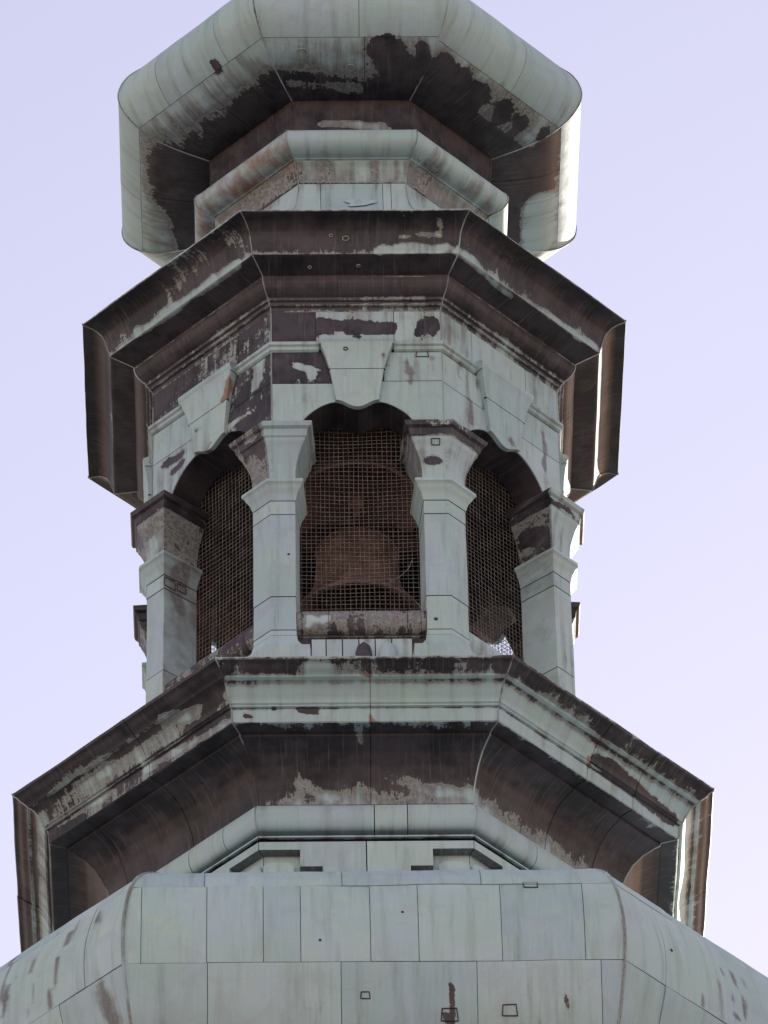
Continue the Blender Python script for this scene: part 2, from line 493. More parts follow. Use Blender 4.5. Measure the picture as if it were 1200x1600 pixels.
def sheet(name, parent, prof, k, ua=None, ub=None, g=0.002, step=0.03, skirt=0.012, mat=None, base_add=(0, 0, 0),
          warp=0.004, lift=0.0, smooth=32, amp=0.26, tilt=None, zgap=0.0):
    """a bent metal sheet: the profile swept along face k of the octagon between two joints"""
    A = np.array(prof, float)
    a = A[:, 0] * C225
    half = a * T225
    L = -half + g if ua is None else np.maximum(np.full(len(a), ua) + g, -half + g)
    Rr = half - g if ub is None else np.minimum(np.full(len(a), ub) - g, half - g)
    wmax = float((Rr - L).max())
    nc = max(2, int(wmax / step) + 1)
    t = np.linspace(0, 1, nc)
    U = L[:, None] * (1 - t) + Rr[:, None] * t
    n, e = fdir(k)
    # profile normal (outwards) in (a, z)
    da = np.gradient(a)
    dz = np.gradient(A[:, 1])
    ln = np.hypot(da, dz) + 1e-9
    na, nz = -dz / ln, da / ln          # profiles run downwards -> outward normal
    flat = on_face(k, U, a[:, None] * np.ones_like(U), A[:, 1][:, None] * np.ones_like(U)).reshape(-1, 3)
    nn = (na[:, None, None] * n + np.zeros((len(a), nc, 3)))
    nn[..., 2] = nz[:, None]
    nn = nn.reshape(-1, 3)
    dsp = warp * 2 * (fbm(flat, 2.6, 5 + k, 3) - 0.5) + lift
    if tilt is not None:
        dsp = dsp + (tilt * (t - 0.5))[None, :].repeat(len(a), 0).ravel()
    V = flat + nn * dsp[:, None]
    arc = np.concatenate([[0], np.cumsum(np.hypot(np.diff(A[:, 0]), np.diff(A[:, 1])))])
    fl = np.stack([(U + k * 3.7).ravel(), np.repeat(arc + A[0, 1], nc), np.zeros(U.size)], 1)
    F = grid_faces(len(a), nc)
    Wb = np.repeat(A[:, 2:5], nc, axis=0) + np.array(base_add)
    Wr = wear_of(flat, Wb, amp)
    if skirt:
        nr = len(a)
        border = [j for j in range(nc)] + [i * nc + nc - 1 for i in range(1, nr)] + \
                 [(nr - 1) * nc + j for j in range(nc - 2, -1, -1)] + [i * nc for i in range(nr - 2, 0, -1)]
        off = len(V)
        V = np.vstack([V, V[border] - nn[border] * skirt])
        Wr = np.vstack([Wr, Wr[border]])
        fl = np.vstack([fl, fl[border]])
        m = len(border)
        for i in range(m):
            j = (i + 1) % m
            F.append((border[i], border[j], off + j, off + i))
    return link(name, V, F, mat or PAT, parent, Wr, smooth, fl)


def ring(name, parent, prof, mat, inset=0.0, smooth=32):
    """a closed octagonal body swept from a profile"""
    A = np.array([p[:2] for p in prof], float)
    V, F = [], []
    for R, z in A:
        for k in range(8):
            t = R_(45 * k + 22.5)
            V.append(((R - inset) * math.sin(t), -(R - inset) * math.cos(t), z))
    for i in range(len(A) - 1):
        for k in range(8):
            a, b = i * 8 + k, i * 8 + (k + 1) % 8
            F.append((a, a + 8, b + 8, b))
    F.append(tuple(range(7, -1, -1)))
    F.append(tuple((len(A) - 1) * 8 + k for k in range(8)))
    return link(name, V, F, mat, parent, None, smooth)


def tube(pts, rad, nseg=6):
    pts = np.array(pts, float)
    V, F = [], []
    for i, p in enumerate(pts):
        d = pts[min(i + 1, len(pts) - 1)] - pts[max(i - 1, 0)]
        d /= np.linalg.norm(d) + 1e-9
        s = np.cross(d, [0.31, 0.52, 0.79])
        s /= np.linalg.norm(s)
        q = np.cross(d, s)
        for j in range(nseg):
            a = 2 * PI * j / nseg
            V.append(p + rad * (math.cos(a) * s + math.sin(a) * q))
    for i in range(len(pts) - 1):
        for j in range(nseg):
            a, b = i * nseg + j, i * nseg + (j + 1) % nseg
            F.append((a, b, b + nseg, a + nseg))
    F.append(tuple(range(nseg - 1, -1, -1)))
    F.append(tuple((len(pts) - 1) * nseg + j for j in range(nseg)))
    return V, F


def corner_seams(parent, prof, rad=0.005, mat=None, out=0.003, name='corner_seam', which=range(8)):
    A = np.array([p[:2] for p in prof], float)
    for k in which:
        t = R_(45 * k + 22.5)
        pts = [((R + out) * math.sin(t), -(R + out) * math.cos(t), z) for R, z in A]
        V, F = tube(pts, rad)
        if mat is None:
            Pv = np.array(V)
            Wr = wear_of(Pv, np.tile([0.36, 0, 0.45], (len(Pv), 1)))
            link(name, V, F, PAT, parent, Wr, 50)
        else:
            link(name, V, F, mat, parent, None, 50)


def box_local(k, u0, u1, a0, a1, z0, z1):
    P = [on_face(k, u, a, z) for z in (z0, z1) for a in (a0, a1) for u in (u0, u1)]
    V = [tuple(p) for p in P]
    F = [(0, 1, 3, 2), (4, 6, 7, 5), (0, 4, 5, 1), (2, 3, 7, 6), (0, 2, 6, 4), (1, 5, 7, 3)]
    return V, F


def join(*parts):
    V, F = [], []
    for v, f in parts:
        o = len(V)
        V += [tuple(x) for x in v]
        F += [tuple(i + o for i in q) for q in f]
    return V, F


def label(o, text, cat, group=None, kind=None):
    o['label'] = text
    o['category'] = cat
    if group:
        o['group'] = group
    if kind:
        o['kind'] = kind


# ------------------------------------------------------------------ ground
gv, gf = [], []
for i, r in enumerate((0.0, 8, 30, 120, 500, 2500)):
    for j in range(32):
        a = 2 * PI * j / 32
        gv.append((r * math.cos(a), r * math.sin(a), -Z0))
for i in range(5):
    for j in range(32):
        a, b = i * 32 + j, i * 32 + (j + 1) % 32
        gf.append((a, b, b + 32, a + 32) if i else (a, b + 32, a + 32))
ground = link('ground', gv, gf, PAVE, None, None, 0)
ground['kind'] = 'structure'

# ------------------------------------------------------------------ the tower
tower = bpy.data.objects.new('bell_tower', None)
COL.objects.link(tower)
tower.rotation_euler = (0, 0, YAW)
label(tower, 'octagonal baroque bell tower clad in grey-green weathered copper with dark stained cornices', 'bell tower')

shaft = ring('tower_shaft', tower, [(3.1, -9.35), (3.1, -9.9), (3.35, -10.0), (3.35, -10.3), (3.15, -10.5), (3.15, -30.0), (3.4, -30.3), (3.4, -Z0)], STONE)

# ---------- lower dome
DOME = [(1.83, -5.85, 0.12, 0, -0.02), (1.86, -6.05, 0.12, 0, -0.02), (1.98, -6.28, 0.12, 0, -0.02), (2.4, -6.52, 0.09, 0, -0.02), (3.0, -6.78, 0.07, 0, -0.07), (3.42, -6.99, 0.06, 0, -0.07),
        (3.694, -7.208, 0.05, 0, -0.08), (3.836, -7.411, 0.05, 0, -0.10), (3.917, -7.646, 0.05, 0, -0.08), (3.944, -7.84, 0.06, 0, -0.04), (3.932, -8.05, 0.06, 0, 0.00),
        (3.885, -8.22, 0.07, 0, 0.02), (3.80, -8.444, 0.08, 0, 0.04), (3.62, -8.75, 0.12, 0, 0.08), (3.40, -9.05, 0.12, 0, 0.08), (3.12, -9.34, 0.18, 0, 0.08)]
dprof = densify(DOME, 0.05, True)
dome = ring('lower_dome', tower, dprof, JOINT, 0.012)


def zslice(prof, za, zb, gap=0.0022):
    """profile rows between two heights, with exact ends"""
    z = prof[:, 1]
    lo, hi = min(za, zb) + gap, max(za, zb) - gap
    rows = []
    for i in range(len(prof) - 1):
        a, b = prof[i], prof[i + 1]
        if i == 0 and lo <= a[1] <= hi:
            rows.append(a)
        for zz in (hi, lo):
            if (a[1] - zz) * (b[1] - zz) < 0:
                t = (zz - a[1]) / (b[1] - a[1])
                rows.append(a + (b - a) * t)
        if lo <= b[1] <= hi:
            rows.append(b)
    rows.sort(key=lambda r: -r[1])
    out = [rows[0]]
    for r in rows[1:]:
        if np.linalg.norm(r[:2] - out[-1][:2]) > 1e-5:
            out.append(r)
    return np.array(out)


ROWS = [(-5.85, -6.50), (-6.50, -7.40), (-7.40, -8.063), (-8.063, -8.86), (-8.86, -9.34)]
#ROWS_HERE
SEAMS_F = {1: [-1.02, -0.185, 0.66], 2: [-1.40, -1.005, -0.665, -0.44, -0.02, 0.27, 0.77, 1.27], 3: [-1.0, -0.20, 0.615, 1.36], 0: [-.3, .4], 4: [-.7, 0, .7]}
for k in range(8):
    for r, (za, zb) in enumerate(ROWS):
        pr = zslice(dprof, za, zb)
        if k == 0:
            cuts = SEAMS_F[r]
        else:
            n = {0: 2, 1: 3, 2: 5, 3: 4, 4: 3}[r]
            cuts = [(-1.35 + 2.7 * (i + 0.5 + random.uniform(-.22, .22)) / n) * (0.75 if r == 0 else 1) for i in range(n)]
        edges = [None] + cuts + [None]
        for i in range(len(edges) - 1):
            sh = random.uniform(-0.03, 0.05)
            sheet('copper_sheet', dome, pr, k, edges[i], edges[i + 1], step=0.05, base_add=(0, 0, sh), tilt=random.uniform(-.006, .006), warp=.008, lift=random.uniform(0, .006))
corner_seams(dome, zslice(dprof, -6.6, -9.3), 0.011, None, 0.002, 'hip_roll')

# ---------- lower neck: wall with stepped panels, half-round moulding
neckw = ring('lower_neck', tower, [(1.72, -4.9), (1.72, -6.2)], JOINT)
for k in range(8):
    # recessed wall sheet
    half = 1.745 * C225 * T225
    pr = densify([(1.745, -5.47, .15, 0, .1), (1.745, -6.1, .15, 0, .1)], .04)
    sheet('recessed_sheet', neckw, pr, k, skirt=0)
    # proud, stepped panel (flat, with the corner cut-outs seen under the moulding)
    outer = 1.822 * C225
    hh = outer * T225 - 0.003
    for (ua, ub, zt, zb) in ((-hh, 0.0, -5.512, -5.60), (0.0, hh, -5.512, -5.60)):
        pass
    zs = [(-5.512, -5.572, hh), (-5.572, -5.735, hh - 0.205), (-5.735, -6.05, hh - 0.36)]
    for side in (-1, 1):
        V, F = [], []
        pts = [(0.004, -5.520), (hh, -5.520), (hh, -5.585), (hh - 0.265, -5.585), (hh - 0.265, -5.725), (hh - 0.41, -5.725), (hh - 0.41, -6.05), (0.004, -6.05)]
        pts = [(side * x, z) for x, z in pts]
        if side < 0:
            pts = pts[::-1]
        n_ = len(pts)
        for x, z in pts:
            V.append(on_face(k, x, outer, z))
        sc = (outer - 0.072) / outer
        for x, z in pts:
            V.append(on_face(k, x * sc if abs(abs(x) - hh) < 1e-6 else x, outer - 0.072, z))
        V += V[:n_]
        # convex pieces: split by rectangles to keep the face planar
        F.append(tuple(range(n_ - 1, -1, -1)))
        for i in range(n_):
            j = (i + 1) % n_
            F.append((i + 2 * n_, j + 2 * n_, j + n_, i + n_))
        Pv = np.array(V)
        link('stepped_panel', V, F, PAT, neckw, np.vstack([wear_of(Pv, np.tile([.1, 0, .12], (len(Pv), 1)))[:n_] * [.5, 1, 1], np.tile([.34, 0, .85], (2 * n_, 1))]), 0)
    # the small rounded blocks in the corner recesses
    for side in (-1, 1):
        c = side * (half - 0.10)
        V, F = [], []
        cols = 7
        for i in range(cols):
            x = c + (i / (cols - 1) - .5) * 0.20
            top = -5.655 - 0.03 * (2 * abs(i / (cols - 1) - .5)) ** 4
            for aa in (1.745 * C225 - .01, 1.745 * C225 + 0.028):
                V += [on_face(k, x, aa, top), on_face(k, x, aa, -6.05)]
        for i in range(cols - 1):
            o = i * 4
            F += [(o + 2, o + 3, o + 7, o + 6), (o, o + 2, o + 6, o + 4)]
        F += [(0, 1, 3, 2), ((cols - 1) * 4, (cols - 1) * 4 + 2, (cols - 1) * 4 + 3, (cols - 1) * 4 + 1)]
        Pv = np.array(V)
        link('corner_block', V, F, PAT, neckw, wear_of(Pv, np.tile([.1, 0, .15], (len(Pv), 1))), 30)
TOR = [(1.80, -5.215)] + [(1.826 + 0.055 * math.sin(a) if True else 0, -5.328 + 0.104 * math.cos(a)) for a in np.linspace(0, PI, 13)] + [(1.80, -5.434), (1.775, -5.438)]
TOR = [(R, z, .1, 0, .08 + .35 * max(0, (-5.38 - z) / .08)) for R, z in TOR]
FILL = [(1.765, -5.434, .9, 0, .8), (1.765, -5.474, .9, 0, .8), (1.832, -5.477, .25, 0, .4), (1.834, -5.490, .2, 0, .3), (1.79, -5.492, .9, 0, .6), (1.79, -5.516, .9, 0, .6)]
tcuts = {0: [0.055, 0.27], 7: [-.35, .1, .42], 1: [-.15, .2]}
for k in range(8):
    pr = densify(TOR, .018)
    e = [None] + tcuts.get(k, [0.1]) + [None]
    for i in range(len(e) - 1):
        sheet('round_moulding', neckw, pr, k, e[i], e[i + 1], step=.03, warp=.003, g=.003)
    sheet('fillet', neckw, densify(FILL, .02), k, warp=0, skirt=0)
corner_seams(neckw, TOR, 0.005, None, 0.002)

# ---------- lower cornice
LC = [(1.60, -3.97, .5, 0, .4), (2.30, -4.42, .4, 0, .3), (2.515, -4.49, .3, 0, .3), (2.53, -4.50, .35, 0, .3), (2.523, -4.517, .62, 0, .5),
      (2.497, -4.525, .60, 0, .6), (2.470, -4.550, .56, 0, .6), (2.430, -4.570, .47, 0, .5), (2.420, -4.583, .25, 0, .2), (2.405, -4.588, .2, 0, .1), (2.388, -4.592, .5, 0, .5),
      (2.372, -4.602, .42, 0, .5), (2.350, -4.625, .1, 0, .1), (2.330, -4.655, .05, 0, 0), (2.308, -4.685, .05, 0, 0), (2.300, -4.712, .1, 0, .05), (2.288, -4.720, .3, 0, .2), (2.292, -4.735, .05, 0, 0),
      (2.272, -4.740, .5, 0, .4), (2.268, -4.756, .15, 0, .1), (2.258, -4.840, .12, 0, .1), (2.250, -4.846, .5, 0, .4),
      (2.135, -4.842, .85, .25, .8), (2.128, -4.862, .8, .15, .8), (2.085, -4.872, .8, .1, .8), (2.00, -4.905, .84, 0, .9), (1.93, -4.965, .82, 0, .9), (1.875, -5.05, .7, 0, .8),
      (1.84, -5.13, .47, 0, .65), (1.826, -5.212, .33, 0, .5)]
lprof = densify(LC, .022)
lcor = ring('lower_cornice', tower, [(1.5, -3.9)] + [(p[0] - .014, p[1] + (.012 if p[1] < -4.84 else 0)) for p in LC] + [(1.5, -5.25)], JOINT)
LCUT = {0: [0.035], 1: [-0.02, 0.42], 7: [-0.52, 0.1], 2: [0.1], 6: [-0.1]}
LBASE = {7: (.40, 0, .5), 6: (.2, 0, .35), 0: (0, 0, 0), 1: (.03, 0, .05), 2: (.05, 0, .1)}
for k in range(8):
    e = [None] + LCUT.get(k, [0.0]) + [None]
    for i in range(len(e) - 1):
        sheet('cornice_sheet', lcor, lprof, k, e[i], e[i + 1], step=.032, base_add=LBASE.get(k, (0, 0, .1)), tilt=random.uniform(-.004, .004), lift=random.uniform(0, .002), warp=.008)
corner_seams(lcor, [p[:2] for p in LC[2:]], .006, None, .001)

# ---------- belfry: piers
A_OUT = 1.585 * C225
A_IN = A_OUT - 0.285
UOP = 0.44


def pier_plan(k, p, inner=True):
    """outline of the bent corner pier between face k and face k+1, grown by p"""
    a = A_OUT + p
    n1, e1 = fdir(k)
    n2, e2 = fdir(k + 1)
    h = a * T225
    uo = UOP - p
    B1 = n1 * A_IN + e1 * (uo - .03)
    A1 = n1 * a + e1 * uo
    Vx = n1 * a + e1 * h
    A2 = n2 * a - e2 * uo
    B2 = n2 * A_IN - e2 * (uo - .03)
    return [B1, A1, Vx, A2, B2]


def pier_body(name, parent, k, prof, mat, base=(.15, 0, .12), nper=9, left_add=(0, 0, 0), ret_add=(.0, 0, .15), close=True, lip=None):
    prof = np.array(prof, float)
    V, Wb = [], []
    plan0 = None
    sub = [4 * nper // 3, nper, nper, 4 * nper // 3]
    nc = sum(sub) + 1
    for p, z in prof:
        pl = pier_plan(k, p)
        for s in range(4):
            for j in range(sub[s]):
                t = j / sub[s]
                q = pl[s] * (1 - t) + pl[s + 1] * t
                V.append((q[0], q[1], z))
        V.append((pl[4][0], pl[4][1], z))
        row = []
        for s in range(4):
            row += [s] * sub[s]
        row.append(3)
        Wb += row
    V = np.array(V)
    Wb = np.array(Wb)
    F = grid_faces(len(prof), nc)
    base_arr = np.tile(np.array(base, float), (len(V), 1))
    base_arr[(Wb == 0) | (Wb == 3)] += ret_add
    base_arr[Wb == 1] += left_add
    if lip:
        zz = V[:, 2]
        for sg in range(4):
            msk = (Wb == sg)
            base_arr[msk & (zz > -1.80), 0] += lip[sg][0]
            base_arr[msk & (zz <= -1.80), 0] += lip[sg][1]
            base_arr[msk, 2] += lip[sg][2]
    if close:
        F.append(tuple((len(prof) - 1) * nc + j for j in range(nc)))
        F.append(tuple(range(nc - 1, -1, -1)))
    n = V.copy()
    warp = .003 * (fbm(V, 3, 3 + k, 3) - .5) * 2
    d = V.copy()
    d[:, 2] = 0
    d /= np.linalg.norm(d, axis=1)[:, None]
    V = V + d * warp[:, None]
    return link(name, V, F, mat, parent, wear_of(V, base_arr) if mat is PAT else None, 32)


def dens2(pts, step):
    out = []
    for (p, z), (q, y) in zip(pts[:-1], pts[1:]):
        m = max(1, int(math.ceil(math.hypot(q - p, y - z) / step)))
        out += [(p + (q - p) * i / m, z + (y - z) * i / m) for i in range(m)]
    return out + [pts[-1]]


CAP = [(-.02, -1.672), (.118, -1.682), (.122, -1.690), (.113, -1.722), (.092, -1.735), (.084, -1.790), (.074, -1.800), (.070, -1.822), (.052, -1.86), (.032, -1.92), (.015, -1.98), (.006, -2.05), (.004, -2.140)]
NECK = [(0, -2.150), (.03, -2.156), (.056, -2.166), (.058, -2.192), (.044, -2.206), (.034, -2.235), (.016, -2.27), (.004, -2.325)]
BASE = [(.003, -3.55), (.012, -3.605), (.035, -3.655), (.075, -3.695), (.090, -3.705), (.092, -3.76), (.092, -3.99)]
LIPS = {7: [(.2, .1, .3), (.27, .14, .5), (.02, 0, .05), (.05, 0, .1)], 0: [(.2, .05, .3), (.36, .02, .1), (.38, .02, .1), (.3, .1, .3)],
        6: [(.4, .3, .4), (.5, .2, .4), (.40, .14, .35), (.46, .22, .45)], 1: [(.42, .26, .35), (.26, 0, .12), (.4, .2, .3), (.4, .2, .3)]}
piers = []
for k in range(8):
    core = pier_body('pier', tower, k, [(-.008, -1.68), (-.008, -4.02)], JOINT, nper=1)
    piers.append(core)
    lf = {6: (.05, 0, .15), 7: (.1, 0, .1)}.get(k, (0, 0, 0))
    pier_body('capital', core, k, dens2(CAP, .02), PAT, (.18, 0, .18), left_add=lf, ret_add=(.05, 0, .15), lip=LIPS.get(k, [(.5, .25, .4)] * 4))
    pier_body('collar', core, k, dens2(NECK, .02), PAT, (.12, 0, .1), ret_add=(.1, 0, .3) if k in (6,) else (.0, 0, .1))
    for za, zb in ((-2.332, -2.448), (-2.456, -3.195), (-3.203, -3.496), (-3.504, -3.546)):
        pier_body('shaft_sheet', core, k, dens2([(.0 + random.uniform(-.001, .002), za), (random.uniform(0, .002), zb)], .03), PAT, (.1, 0, .06 + random.uniform(0, .10)), ret_add=(.08, 0, .35) if k in (6,) else (0, 0, .1))
    pier_body('pier_base', core, k, dens2(BASE, .03), PAT, (.1, 0, .05))

# ---------- belfry: arches
A_W = 1.552 * C225


def arch_z(u):
    u = np.abs(np.asarray(u, float))
    x = np.clip((u - .15) / .285, 0, 1)
    z = -1.695 + .325 * (1 - x ** 1.6) ** .62
    key = -1.37 - .066 * (.5 + .5 * np.cos(PI * u / .15))
    return np.where(u < .15, key, z)


US = np.unique(np.concatenate([np.linspace(-.435, .435, 61), [-.15, .15]]))


def column_sheet(name, parent, k, us, zt, zb, a, nz, mat, base, skirt=.012, keep_front=True):
    """a wall sheet whose top and bottom follow curves"""
    us = np.asarray(us, float)
    zt = np.broadcast_to(zt, us.shape)
    zb = np.broadcast_to(zb, us.shape)
    t = np.linspace(0, 1, nz)
    Z = zt[None, :] * (1 - t)[:, None] + zb[None, :] * t[:, None]
    U = np.tile(us, (nz, 1))
    P = on_face(k, U, np.full_like(U, a), Z).reshape(-1, 3)
    n, e = fdir(k)
    nc = len(us)
    F = grid_faces(nz, nc)
    V = P + n * (.003 * 2 * (fbm(P, 3, 9 + k, 3) - .5))[:, None]
    Wr = wear_of(P, np.tile(np.array(base, float), (len(P), 1)))
    border = list(range(nc)) + [i * nc + nc - 1 for i in range(1, nz)] + [(nz - 1) * nc + j for j in range(nc - 2, -1, -1)] + [i * nc for i in range(nz - 2, 0, -1)]
    off = len(V)
    V = np.vstack([V, V[border] - n * skirt])
    Wr = np.vstack([Wr, Wr[border]])
    m = len(border)
    for i in range(m):
        j = (i + 1) % m
        F.append((border[i], border[j], off + j, off + i))
    return link(name, V, F, mat, parent, Wr if mat is PAT else None, 32)


def clampz(us):
    return arch_z(us)


FRIEZE_BASE = {0: (.38, 0, .15), 7: (.50, 0, .4), 1: (.1, 0, .3), 6: (.4, 0, .4)}
walls = []
for k in range(8):
    # structural wall: outer skin (core), soffit of the arch, inner skin
    a0, a1 = A_W - .008, A_IN
    h0 = a0 * T225
    h1 = a1 * T225
    ua = np.concatenate([[-h0, -.4352], US, [.4352, h0]])
    za = np.concatenate([[-1.70, -1.70], arch_z(US), [-1.70, -1.70]])
    ub = np.concatenate([[-h1, -.4352], US, [.4352, h1]])
    n_ = len(ua)
    Vt = np.vstack([on_face(k, ua, a0, np.full(n_, -.45)), on_face(k, ua, a0, za), on_face(k, ub, a1, za), on_face(k, ub, a1, np.full(n_, -.02))])
    F = grid_faces(4, n_)
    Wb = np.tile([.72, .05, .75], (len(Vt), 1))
    wall = link('arch_wall', Vt, F, PAT, tower, wear_of(Vt, Wb, .12), 20)
    walls.append(wall)
    hw = A_W * T225 - .003
    # spandrel sheets, upper and lower, each side of the keystone
    zsplit = {0: (-1.193, -1.175), 7: (-1.19, -1.18), 1: (-1.18, -1.19)}.get(k, (-1.19, -1.19))
    for side in (-1, 1):
        zs_ = zsplit[0 if side < 0 else 1]
        u_in = .15
        us = np.linspace(u_in + .04, hw, 16)
        up_base = {(0, -1): (.66, 0, .1), (7, 1): (.52, 0, .3), (7, -1): (.18, 0, .2)}.get((k, side), (.1, .04, .26))
        lo_base = {(7, 1): (.50, 0, .3), (7, -1): (.26, 0, .3), (0, 1): (.1, 0, .05)}.get((k, side), (.12, .02, .22))
        uu_ = us if side > 0 else -us[::-1]
        column_sheet('wall_panel', wall, k, uu_, -.90, zs_ + .003, A_W, 12, PAT, up_base)
        us = np.unique(np.concatenate([np.linspace(.152, .434, 24), np.linspace(.437, hw, 8)]))
        zb_ = np.where(us < .4355, arch_z(np.minimum(us, .4349)), -1.672)
        if side < 0:
            us, zb_ = -us[::-1], zb_[::-1]
        column_sheet('wall_panel', wall, k, us, zs_ - .003, zb_, A_W, 16, PAT, lo_base, skirt=.010)
    # frieze sheets
    fb = FRIEZE_BASE.get(k, (.1, 0, .15))
    for (x0, x1, add) in ((-hw, -.285, .75 if k == 0 else .06), (-.280, .262, 0), (.267, hw, -.02)):
        column_sheet('frieze_sheet', wall, k, np.linspace(x0, x1, 18), -.498, -.805, A_W, 14, PAT, (fb[0] + add, 0, fb[2]))
    # string course left and right, and broken forward over the keystone
    ST = [(0, -.806), (.026, -.812), (.036, -.826), (.034, -.848), (.020, -.858), (.016, -.882), (0, -.894)]
    for side in (-1, 1):
        pr = [((A_W + p) / C225, z, .2, .08, .25) for p, z in ST]
        sheet('string_course', wall, densify(pr, .015), k, None if side < 0 else .262, -.262 if side < 0 else None, g=.001, warp=.002, amp=.15)

    # keystone: tapered block with scrolled foot
    def key_half(z):
        return np.interp(z, [-1.45, -1.36, -1.1, -.95, -.87, -.80], [.13, .150, .185, .222, .25, .262])
    zs2 = np.concatenate([np.linspace(-.86, -1.33, 14)])
    V, F = [], []
    nc = 15
    tt = np.linspace(-1, 1, nc)
    prj = np.interp(zs2, [-1.45, -1.2, -1.0, -.9, -.86], [.028, .034, .044, .058, .072])
    rows = []
    for z, p in zip(zs2, prj):
        for t in tt:
            rows.append(on_face(k, t * key_half(z), A_W + p, z))
    # rounded foot rows
    for s in np.linspace(.15, 1, 7):
        for t in tt:
            u = t * .150 * (1 - .0 * s)
            ztip = arch_z(np.array([u]))[0]
            rows.append(on_face(k, u, A_W + .028, -1.33 + (ztip + 1.33 - .004) * s))
    nr = len(rows) // nc
    V = np.array(rows)
    F = grid_faces(nr, nc)
    border = list(range(nc)) + [i * nc + nc - 1 for i in range(1, nr)] + [(nr - 1) * nc + j for j in range(nc - 2, -1, -1)] + [i * nc for i in range(nr - 2, 0, -1)]
    n, e = fdir(k)
    off = len(V)
    Bk = V[border].copy()
    da = (Bk @ n) - (A_W - .006)
    V = np.vstack([V, Bk - n * da[:, None]])
    m = len(border)
    for i in range(m):
        j = (i + 1) % m
        F.append((border[i], border[j], off + j, off + i))
    Wb = np.tile([.1, 0, .2], (len(V), 1))
    Wb[off:] += [.1, .1, .1]
    link('keystone', V, F, PAT, wall, wear_of(V, Wb), 35)
    # joint line across the keystone
    v, f = box_local(k, -.197, .197, A_W + .02, A_W + .0405, -1.093, -1.088)
    link('keystone_joint', v, f, JOINT, wall, None, 0)
    # keystone cap
    pr = [((A_W + p) / C225, z, .12, 0, .08) for p, z in ((0, -.775), (.048, -.788), (.074, -.800), (.080, -.815), (.078, -.838), (.070, -.852), (.064, -.868), (.0, -.875))]
    sheet('keystone_cap', wall, densify(pr, .015), k, -.262, .262, g=.001, warp=.001, skirt=.0, amp=.15)
    for s in (-1, 1):
        V = [on_face(k, s * .2612, A_W + p, z) for p, z in ((0, -.775), (.048, -.788), (.074, -.800), (.080, -.815), (.078, -.838), (.070, -.852), (.064, -.868), (0, -.875))]
        Pv = np.array(V)
        link('keystone_cap_end', V, [tuple(range(8)) if s < 0 else tuple(range(7, -1, -1))], PAT, wall, wear_of(Pv, np.tile([.2, .4, .2], (8, 1))), 0)

corner_seams(tower, [(1.552, -.51), (1.552, -1.66)], .006, None, .001, 'wall_corner_seam')

# ---------- belfry: wire screens, sills, floor and ceiling
wires = []
a_s = A_IN - .006


def wire_box(u0, u1, z0, z1, d):
    V = [(u0, z0), (u1, z0), (u1, z1), (u0, z1)]
    return V


SCR = None
for k in range(8):
    if SCR is None:
        parts = []
        for i in range(29):
            u = -.463 + .0331 * i + random.uniform(-.002, .002)
            ztop = -1.36 if abs(u) < .2 else float(arch_z(np.array([u]))[0]) + .06
            zb = -3.62
            lean = random.uniform(-.004, .004)
            segs = 6
            pts = [on_face(0, u + lean * j / segs + .003 * math.sin(j * 1.7 + i), a_s - .012 * math.sin(PI * j / segs), ztop + (zb - ztop) * j / segs) for j in range(segs + 1)]
            parts.append(tube(pts, .0019, 4))
        nz = 62
        for i in range(nz):
            z = -1.34 - .0372 * i
            if z < -3.62:
                break
            segs = 8
            pts = [on_face(0, -.47 + .94 * j / segs, a_s + .004 - .012 * math.sin(PI * j / segs), z + .006 * math.sin(j * 1.1 + i * .35) + .004 * math.sin(i * 1.3)) for j in range(segs + 1)]
            parts.append(tube(pts, .0019, 4))
        V, F = join(*parts)
        SCR = link('wire_screen', V, F, WIRE, tower, None, 0)
    else:
        o = SCR.copy()
        COL.objects.link(o)
        o.rotation_euler = (0, 0, R_(45 * k))

